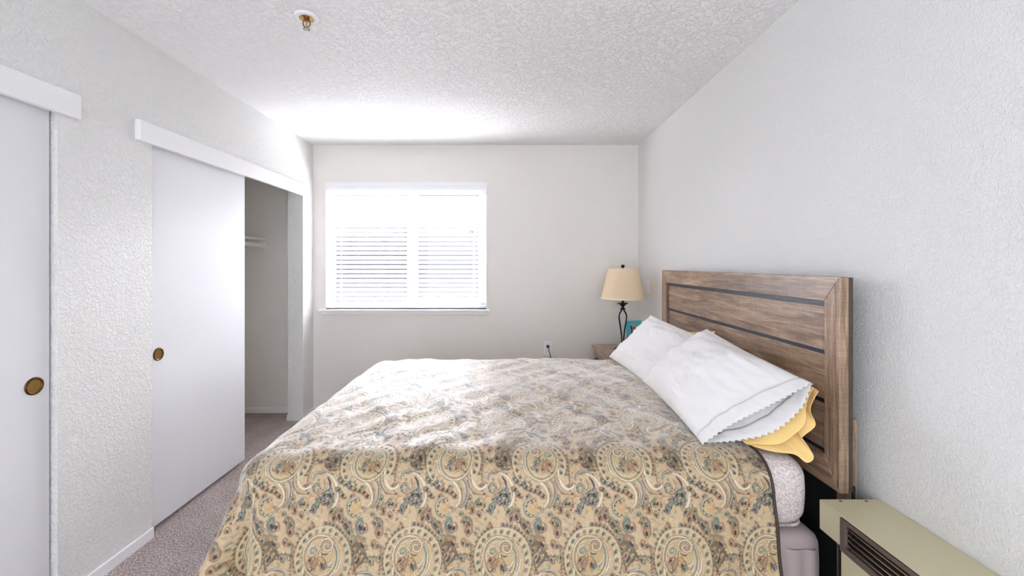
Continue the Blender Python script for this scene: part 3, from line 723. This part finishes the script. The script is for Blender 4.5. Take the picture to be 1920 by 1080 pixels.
iu = (u/PXM).astype(int) % TW; iv = (v/PXM).astype(int) % THt
col = tile[iv, iu]; hgt = relief[iv, iu]
# stitched relief as real displacement (about 1.5 mm)
e = 1e-3
nxv = np.stack(surf(S+e, T), -1)-np.stack(surf(S-e, T), -1); nyv = np.stack(surf(S, T+e), -1)-np.stack(surf(S, T-e), -1)
nv = np.cross(nxv, nyv); nv /= np.maximum(np.linalg.norm(nv, axis=-1, keepdims=True), 1e-9)
Pm = np.stack([X, Y, Z], -1)+nv*((hgt-.5)*.0016)[..., None]
nt_, ns_ = S.shape
dist = np.hypot(S-np.maximum(S, FX), T-np.clip(T, FY0, FY1))
vid = np.arange(nt_*ns_).reshape(nt_, ns_)
quads = np.stack([vid[:-1, :-1], vid[:-1, 1:], vid[1:, 1:], vid[1:, :-1]], -1).reshape(-1, 4)
keep = (dist[:-1, :-1] < HANG).reshape(-1) & (dist[1:, 1:] < HANG).reshape(-1)
quads = quads[keep]
used = np.zeros(nt_*ns_, bool); used[quads.ravel()] = True; remap = np.cumsum(used)-1
quads = remap[quads]; verts = Pm.reshape(-1, 3)[used]; cc = col.reshape(-1, 3)[used]; hh = hgt.reshape(-1)[used]
cf = thing('comforter', (.03, 2.19, .70), 'beige and green paisley comforter spread over the bed', 'comforter')
verts = verts-np.array([.03, 2.19, .70])
me = bpy.data.meshes.new('comforter_cloth')
me.vertices.add(len(verts)); me.vertices.foreach_set('co', verts.astype(np.float32).ravel())
me.loops.add(len(quads)*4); me.loops.foreach_set('vertex_index', quads.astype(np.int32).ravel())
me.polygons.add(len(quads)); me.polygons.foreach_set('loop_start', np.arange(0, len(quads)*4, 4, dtype=np.int32))
me.polygons.foreach_set('use_smooth', np.ones(len(quads), bool)); me.update(calc_edges=True)
at = me.color_attributes.new('weave', 'FLOAT_COLOR', 'POINT')
at.data.foreach_set('color', np.c_[np.clip(cc, 0, 1)**1.18*.84, hh].astype(np.float32).ravel())
def comf(nt, b):
    a = N(nt, 'ShaderNodeAttribute', attribute_name='weave')
    tc = N(nt, 'ShaderNodeTexCoord')
    n = N(nt, 'ShaderNodeTexNoise', Scale=520.0, Detail=2.0); L(nt, tc.outputs['Object'], n.inputs['Vector'])
    r = ramp(nt, [(0.3, (0.8, 0.8, 0.8)), (0.7, (1.12, 1.12, 1.12))]); L(nt, n.outputs['Fac'], r.inputs['Fac'])
    mx = N(nt, 'ShaderNodeMixRGB', blend_type='MULTIPLY'); mx.inputs[0].default_value = 1
    L(nt, a.outputs['Color'], mx.inputs[1]); L(nt, r.outputs[0], mx.inputs[2]); L(nt, mx.outputs[0], b.inputs['Base Color'])
    b.inputs['Sheen Weight'].default_value = .9; b.inputs['Sheen Roughness'].default_value = .45; b.inputs['Coat Weight'].default_value = .14; b.inputs['Coat Roughness'].default_value = .5
    bp = N(nt, 'ShaderNodeBump', Strength=0.4, Distance=0.001); L(nt, n.outputs['Fac'], bp.inputs['Height']); L(nt, bp.outputs[0], b.inputs['Normal'])
M_comf = mat('paisley_jacquard', None, 0.55, spec=.6, fn=comf)
o = bpy.data.objects.new('quilted_cloth', me); COL.objects.link(o); me.materials.append(M_comf); o.parent = cf
# dark piping round the free edge
M_pipe = mat('dark_brown_piping', srgb(62, 46, 42), .6)
def pipe_pts(ss, ts): 
    x, y, z = surf(ss, ts); return [Vector(p) for p in zip(x, y, z)]
tt = np.linspace(FY0-HANG, FY1+HANG, 260); bm = bmesh.new()
tube(bm, pipe_pts(np.full_like(tt, XE), tt), .0055, 8)
an = np.linspace(-PI/2, -PI, 120); s1 = np.linspace(XE, FX, 220)
tube(bm, pipe_pts(np.r_[s1, FX+HANG*np.cos(an)], np.r_[np.full_like(s1, FY0-HANG), FY0+HANG*np.sin(an)]), .0055, 8)
t2 = np.linspace(FY0, FY1, 120); an2 = np.linspace(PI, PI/2, 120)
tube(bm, pipe_pts(np.r_[np.full_like(t2, FX-HANG), FX+HANG*np.cos(an2), s1[::-1]], np.r_[t2, FY1+HANG*np.sin(an2), np.full_like(s1, FY1+HANG)]), .0055, 8)
pp = obj('edge_piping', bm, M_pipe, cf, smooth=True); pp['label'] = 'dark brown piped edge'
# quilt underside gives the cloth its thickness
s2 = np.arange(FX-HANG+.03, XE-.004, .02); t3 = np.arange(FY0-HANG+.03, FY1+HANG-.03, .02)
S2, T2 = np.meshgrid(s2, t3); A = np.stack(surf(S2, T2), -1)
n1 = np.stack(surf(S2+e, T2), -1)-np.stack(surf(S2-e, T2), -1); n2 = np.stack(surf(S2, T2+e), -1)-np.stack(surf(S2, T2-e), -1)
n3 = np.cross(n1, n2); n3 /= np.maximum(np.linalg.norm(n3, axis=-1, keepdims=True), 1e-9); A = A-n3*.010
D_ = np.hypot(S2-np.maximum(S2, FX), T2-np.clip(T2, FY0, FY1)); bm = bmesh.new()
vs = [[bm.verts.new(A[j, i]) for i in range(A.shape[1])] for j in range(A.shape[0])]
for j in range(A.shape[0]-1):
    for i in range(A.shape[1]-1):
        if max(D_[j, i], D_[j+1, i+1]) < HANG-.02: bm.faces.new((vs[j][i], vs[j][i+1], vs[j+1][i+1], vs[j+1][i]))
bmesh.ops.delete(bm, geom=[v for v in bm.verts if not v.link_faces], context='VERTS')
me2 = bpy.data.meshes.new('lining'); bm.to_mesh(me2); bm.free(); link_mesh('lining', me2, mat('taupe_lining', srgb(150, 134, 112), .8), cf, smooth=True)

# ------------------------------------------------------------------ pillows
def smooth(a, b, x):
    t = np.clip((x-a)/(b-a), 0, 1); return t*t*(3-2*t)
def polycurve(P, v):
    Q = catmull(P, 10); seg = np.r_[0, np.cumsum(np.linalg.norm(np.diff(Q, axis=0), axis=1))]; seg /= seg[-1]
    return np.stack([np.interp(v, seg, Q[:, k]) for k in range(3)], -1)
def pillow(name, corners, thu, thd, label, mbody, mhem, up=None, lo=None, ub=.84, teeth=0, ruffle=0.0, seed=0, group=None, hem='hem'):
    Bf, Af, Cn, Dn = [np.array(c, float) for c in corners]      # bottom-far, top-far, bottom-near, top-near
    nrm = np.cross(Cn-Bf, Af-Bf); nrm /= np.linalg.norm(nrm)
    if nrm[2] < 0: nrm = -nrm
    up = up or [Cn, Cn*.5+Dn*.5+nrm*.01, Dn]; lo = lo or [Cn, Cn*.5+Dn*.5-nrm*.02, Dn]
    def P(u, v, side):
        u = np.asarray(u, float); v = np.asarray(v, float)
        # pinch the sides slightly so that the corners stand out
        pin = .05*np.sin(PI*np.clip(u, 0, 1)); vv = .5+(v-.5)*(1-pin*1.0); pu = .045*np.sin(PI*v)*(1-smooth(.0, .35, u)); uu = u+pu*(1-u)
        b = ((1-uu)*(1-vv))[..., None]*Bf+((1-uu)*vv)[..., None]*Af+(uu*(1-vv))[..., None]*Cn+(uu*vv)[..., None]*Dn
        pr_ = np.clip(1-np.abs(2*np.minimum(u, .5)-1)**2.6, 0, 1)**.55*np.clip(1-np.abs(2*v-1)**2.6, 0, 1)**.6
        pr_ = pr_*(1-.45*smooth(.55, .95, u))
        wr = np.array([mnoise.fractal(Vector((a*5+seed, bb*7, side*3.1)), .7, 2.1, 3) for a, bb in zip(u.ravel(), v.ravel())]).reshape(u.shape)
        wr2 = np.array([mnoise.ridged_multi_fractal(Vector((a*2.3+bb*4.2+seed, bb*1.5-a*.8, side*2.)), .9, 2.0, 3, .9, 1.6) for a, bb in zip(u.ravel(), v.ravel())]).reshape(u.shape)
        edge = 1-.4*np.clip(pr_, 0, 1)
        off = side*(thu if side > 0 else thd)*pr_+side*(.013*wr+.009*(wr2-1.0)*edge)*np.clip(pr_*3, 0, 1)
        b = b+nrm*off[..., None]
        E = polycurve(up if side > 0 else lo, v.ravel()).reshape(*v.shape, 3)
        wB = smooth(.62, 1.0, u)[..., None]
        b = b*(1-wB)+E*wB
        if ruffle: b = b+(nrm*ruffle*1.0)*(np.sin(v*17+seed+side)*smooth(ub, 1., u))[..., None]
        return b
    th = thing(name, tuple((Bf+Cn)/2), label, 'pillow', group)
    def grid(us, vs, side, tooth=False):
        U, V = np.meshgrid(us, vs, indexing='ij'); Q = P(U, V, side)
        if tooth and teeth:
            tri = np.abs(((V*teeth) % 1)*2-1); ddir = (Cn+Dn)/2-(Bf+Af)/2; ddir /= np.linalg.norm(ddir)
            wt = smooth(us[0]+(us[-1]-us[0])*.55, us[-1], U)
            Q = Q+ddir*((tri-.5)*.014*wt)[..., None]
        return Q
    def addgrid(bm, Q):
        V = [[bm.verts.new(Q[i, j]) for j in range(Q.shape[1])] for i in range(Q.shape[0])]
        for i in range(Q.shape[0]-1):
            for j in range(Q.shape[1]-1): bm.faces.new((V[i][j], V[i+1][j], V[i+1][j+1], V[i][j+1]))
        return V
    vs = .5-.5*np.cos(PI*np.linspace(0, 1, 56)); us = np.r_[.5*(1-np.cos(PI*np.linspace(0, .5, 26)))*1.0, np.linspace(.5, ub, 34)[1:]]
    bm = bmesh.new(); addgrid(bm, grid(us, vs, 1)); addgrid(bm, grid(us, vs, -1))
    bmesh.ops.remove_doubles(bm, verts=bm.verts, dist=.0004)
    obj('pillow_body', bm, mbody, th, smooth=True)
    vf = np.linspace(0, 1, teeth*4+1 if teeth else 90); uh = np.linspace(ub, 1, 12)
    for side in (1, -1):
        bm = bmesh.new(); addgrid(bm, grid(uh, vf, side, True))
        me = bpy.data.meshes.new(hem); bmesh.ops.recalc_face_normals(bm, faces=bm.faces); bm.to_mesh(me); bm.free()
        ho = link_mesh(hem, me, mhem, th, smooth=True)
        sol = ho.modifiers.new('thickness', 'SOLIDIFY'); sol.thickness = .0022; sol.offset = 0
    # raised seam line where the hem starts
    Q = P(np.full(60, ub), np.linspace(.02, .98, 60), 1)+nrm*.0008; bm = bmesh.new(); tube(bm, [Vector(q) for q in Q], .0017, 6)
    obj('seam', bm, mhem, th, smooth=True)
    return th
# near pair
pillow('pillow', [(.680, 2.13, .772), (.958, 2.04, 1.046), (.690, 1.50, .722), (1.030, 1.438, .955)], .115, .02,
       'white pillow with scalloped eyelet hem, nearest on the bed', M_white, M_lace,
       up=[(.690, 1.500, .722), (.78, 1.478, .80), (.90, 1.455, .875), (1.030, 1.438, .955)],
       lo=[(.700, 1.520, .720), (.83, 1.52, .728), (.935, 1.485, .775), (1.005, 1.45, .87), (1.032, 1.440, .952)], teeth=21, seed=3, ub=.83, hem='scalloped_hem')
pillow('pillow', [(.80, 2.10, .750), (1.042, 1.98, .985), (.84, 1.50, .728), (1.062, 1.440, .94)], .02, .045,
       'yellow pillow with wavy hem under the nearest white pillow', M_yellow, M_yellow,
       up=[(.845, 1.51, .722), (.91, 1.49, .724), (.965, 1.465, .752), (1.008, 1.452, .80), (1.02, 1.450, .87), (1.045, 1.455, .935)],
       lo=[(.86, 1.53, .712), (.93, 1.47, .706), (.985, 1.452, .706), (1.005, 1.430, .692), (1.034, 1.437, .708), (1.020, 1.45, .745), (1.012, 1.455, .76), (1.046, 1.445, .81), (1.035, 1.455, .86), (1.055, 1.438, .925)],
       ruffle=.004, seed=11, ub=.80, hem='wavy_hem')
# far pair
pillow('pillow', [(.690, 2.86, .735), (.950, 2.80, 1.022), (.750, 2.05, .715), (1.028, 2.01, .972)], .075, .02,
       'plain white pillow at the far side, leaning on the headboard', M_white, M_white, seed=21, ub=.86)
pillow('pillow', [(.88, 2.82, .750), (1.060, 2.76, .920), (.92, 2.26, .735), (1.068, 2.18, 1.012)], .015, .018,
       'yellow pillow tucked behind the far white pillow', M_yellow, M_yellow, ruffle=.004, seed=31, ub=.84, hem='wavy_hem')

# ------------------------------------------------------------------ wall heater
ht = thing('wall_heater', (XR-.1, .8, 0), 'beige metal wall heater with louvred grille on the right wall', 'heater')
xh = 1.01; yh1 = 1.375; yh0 = .1; zh = .598; zl = .505; yl = 1.288
bm = B((xh, XR-.001, yh0, yh1, zh-.004, zh), bev=.0015)
bx(bm, xh, XR-.001, yh1-.004, yh1, zl, zh-.004, bev=.001); bx(bm, xh, xh+.003, yl, yh1-.004, zl, zh-.004)
obj('hood', bm, M_heat, ht)
obj('lower_cabinet', B((xh, XR-.001, yh0, yl, .06, zl-.012), bev=.003), M_heat, ht)
obj('grille_frame', B((xh-.003, xh+.006, yh0+.05, yl, zh-.018, zh-.006), (xh-.003, xh+.006, yh0+.05, yl, zl-.012, zl+.006), (xh-.003, xh+.006, yl-.02, yl-.0, zl+.006, zh-.018), (xh-.003, xh+.006, yh0+.05, yh0+.07, zl+.006, zh-.018), bev=.001), M_heatf, ht)
obj('interior', B((xh+.04, xh+.05, yh0, yl, zl-.01, zh-.006), (xh+.006, xh+.05, yl, yl+.003, zl, zh-.006)), M_dark, ht)
for k in range(4):
    z = zl+.016+k*.0165
    bm = bmesh.new(); v = [bm.verts.new(c) for c in [(xh+.001, yh0+.07, z-.003), (xh+.020, yh0+.07, z+.006), (xh+.020, yh0+.07, z+.0085), (xh+.001, yh0+.07, z+.0), (xh+.001, yl-.02, z-.003), (xh+.020, yl-.02, z+.006), (xh+.020, yl-.02, z+.0085), (xh+.001, yl-.02, z+.0)]]
    for f in [(0, 1, 2, 3), (7, 6, 5, 4), (0, 4, 5, 1), (1, 5, 6, 2), (2, 6, 7, 3), (3, 7, 4, 0)]: bm.faces.new([v[i] for i in f])
    obj('louver', bm, M_chrome, ht)
for (x, y) in [(1.068, 1.362), (1.150, 1.362)]:
    bm = bmesh.new(); lathe(bm, [(.0045, zh-.0005), (.0045, zh+.0012), (.003, zh+.0025), (0, zh+.0028)], (x, y, 0), 16); obj('screw', bm, M_heatf, ht, smooth=True)
for y in (1.19, .8):
    bm = bmesh.new(); lathe(bm, [(.003, -.0048), (0, -.005)], (xh, y, zh-.012), 12, 'X'); obj('screw', bm, M_chrome, ht)
obj('bracket', B((xh+.03, xh+.06, 1.292, 1.33, .48, .505), bev=.002), M_brassd, ht)
obj('hood_shade_plate', B((xh+.045, XR-.001, yl, yh1-.02, .06, zl-.002)), M_dark, ht)  # dark block painted in for the shade below the hood
obj('foot', B((xh+.02, xh+.15, yl-.08, yl-.04, 0, .06), bev=.002), M_dark, ht); obj('foot', B((xh+.02, xh+.15, yh0+.04, yh0+.08, 0, .06), bev=.002), M_dark, ht)

# ------------------------------------------------------------------ camera
cam = bpy.data.cameras.new('camera'); co = bpy.data.objects.new('camera', cam); COL.objects.link(co)
co.location = (0, 0, CH); co.rotation_euler = (PI/2, 0, 0)
cam.sensor_width = 36; cam.lens = 15.0; cam.shift_x = 11/1920; cam.shift_y = -45/1920; cam.clip_start = .02
scene.camera = co

# ------------------------------------------------------------------ light: dim sky outside, soft sun on the blind, added sky fill behind the camera
sun = bpy.data.lights.new('sun', 'SUN'); sun.energy = 74; sun.angle = math.radians(50); sun.color = (1.0, .99, .985)
so = bpy.data.objects.new('sun', sun); COL.objects.link(so)
el = math.radians(34); so.rotation_euler = Vector((-.1, -math.cos(el), -math.sin(el))).to_track_quat('-Z', 'Y').to_euler()
wd = bpy.data.worlds.new('sky'); scene.world = wd; wd.use_nodes = True; nt = wd.node_tree; bg = nt.nodes['Background']
tc = N(nt, 'ShaderNodeTexCoord'); sx_ = N(nt, 'ShaderNodeSeparateXYZ'); L(nt, tc.outputs['Generated'], sx_.inputs[0])
mr = N(nt, 'ShaderNodeMapRange'); mr.inputs[1].default_value = -.3; mr.inputs[2].default_value = .3; L(nt, sx_.outputs['Y'], mr.inputs[0])
rp = ramp(nt, [(0.0, (0.86, 0.91, 1.0)), (1.0, (0.84, 0.87, 1.0))]); L(nt, mr.outputs[0], rp.inputs['Fac']); L(nt, rp.outputs[0], bg.inputs['Color'])
st = N(nt, 'ShaderNodeMapRange'); st.inputs[3].default_value = 2.5; st.inputs[4].default_value = .22; L(nt, mr.outputs[0], st.inputs[0]); L(nt, st.outputs[0], bg.inputs['Strength'])
vs_ = scene.view_settings; vs_.view_transform = 'Standard'; vs_.look = 'None'; vs_.gamma = 1; vs_.exposure = 0.77
try: vs_.use_curve_mapping = False
except Exception: pass
scene.cycles.diffuse_bounces = 12; scene.cycles.max_bounces = 16
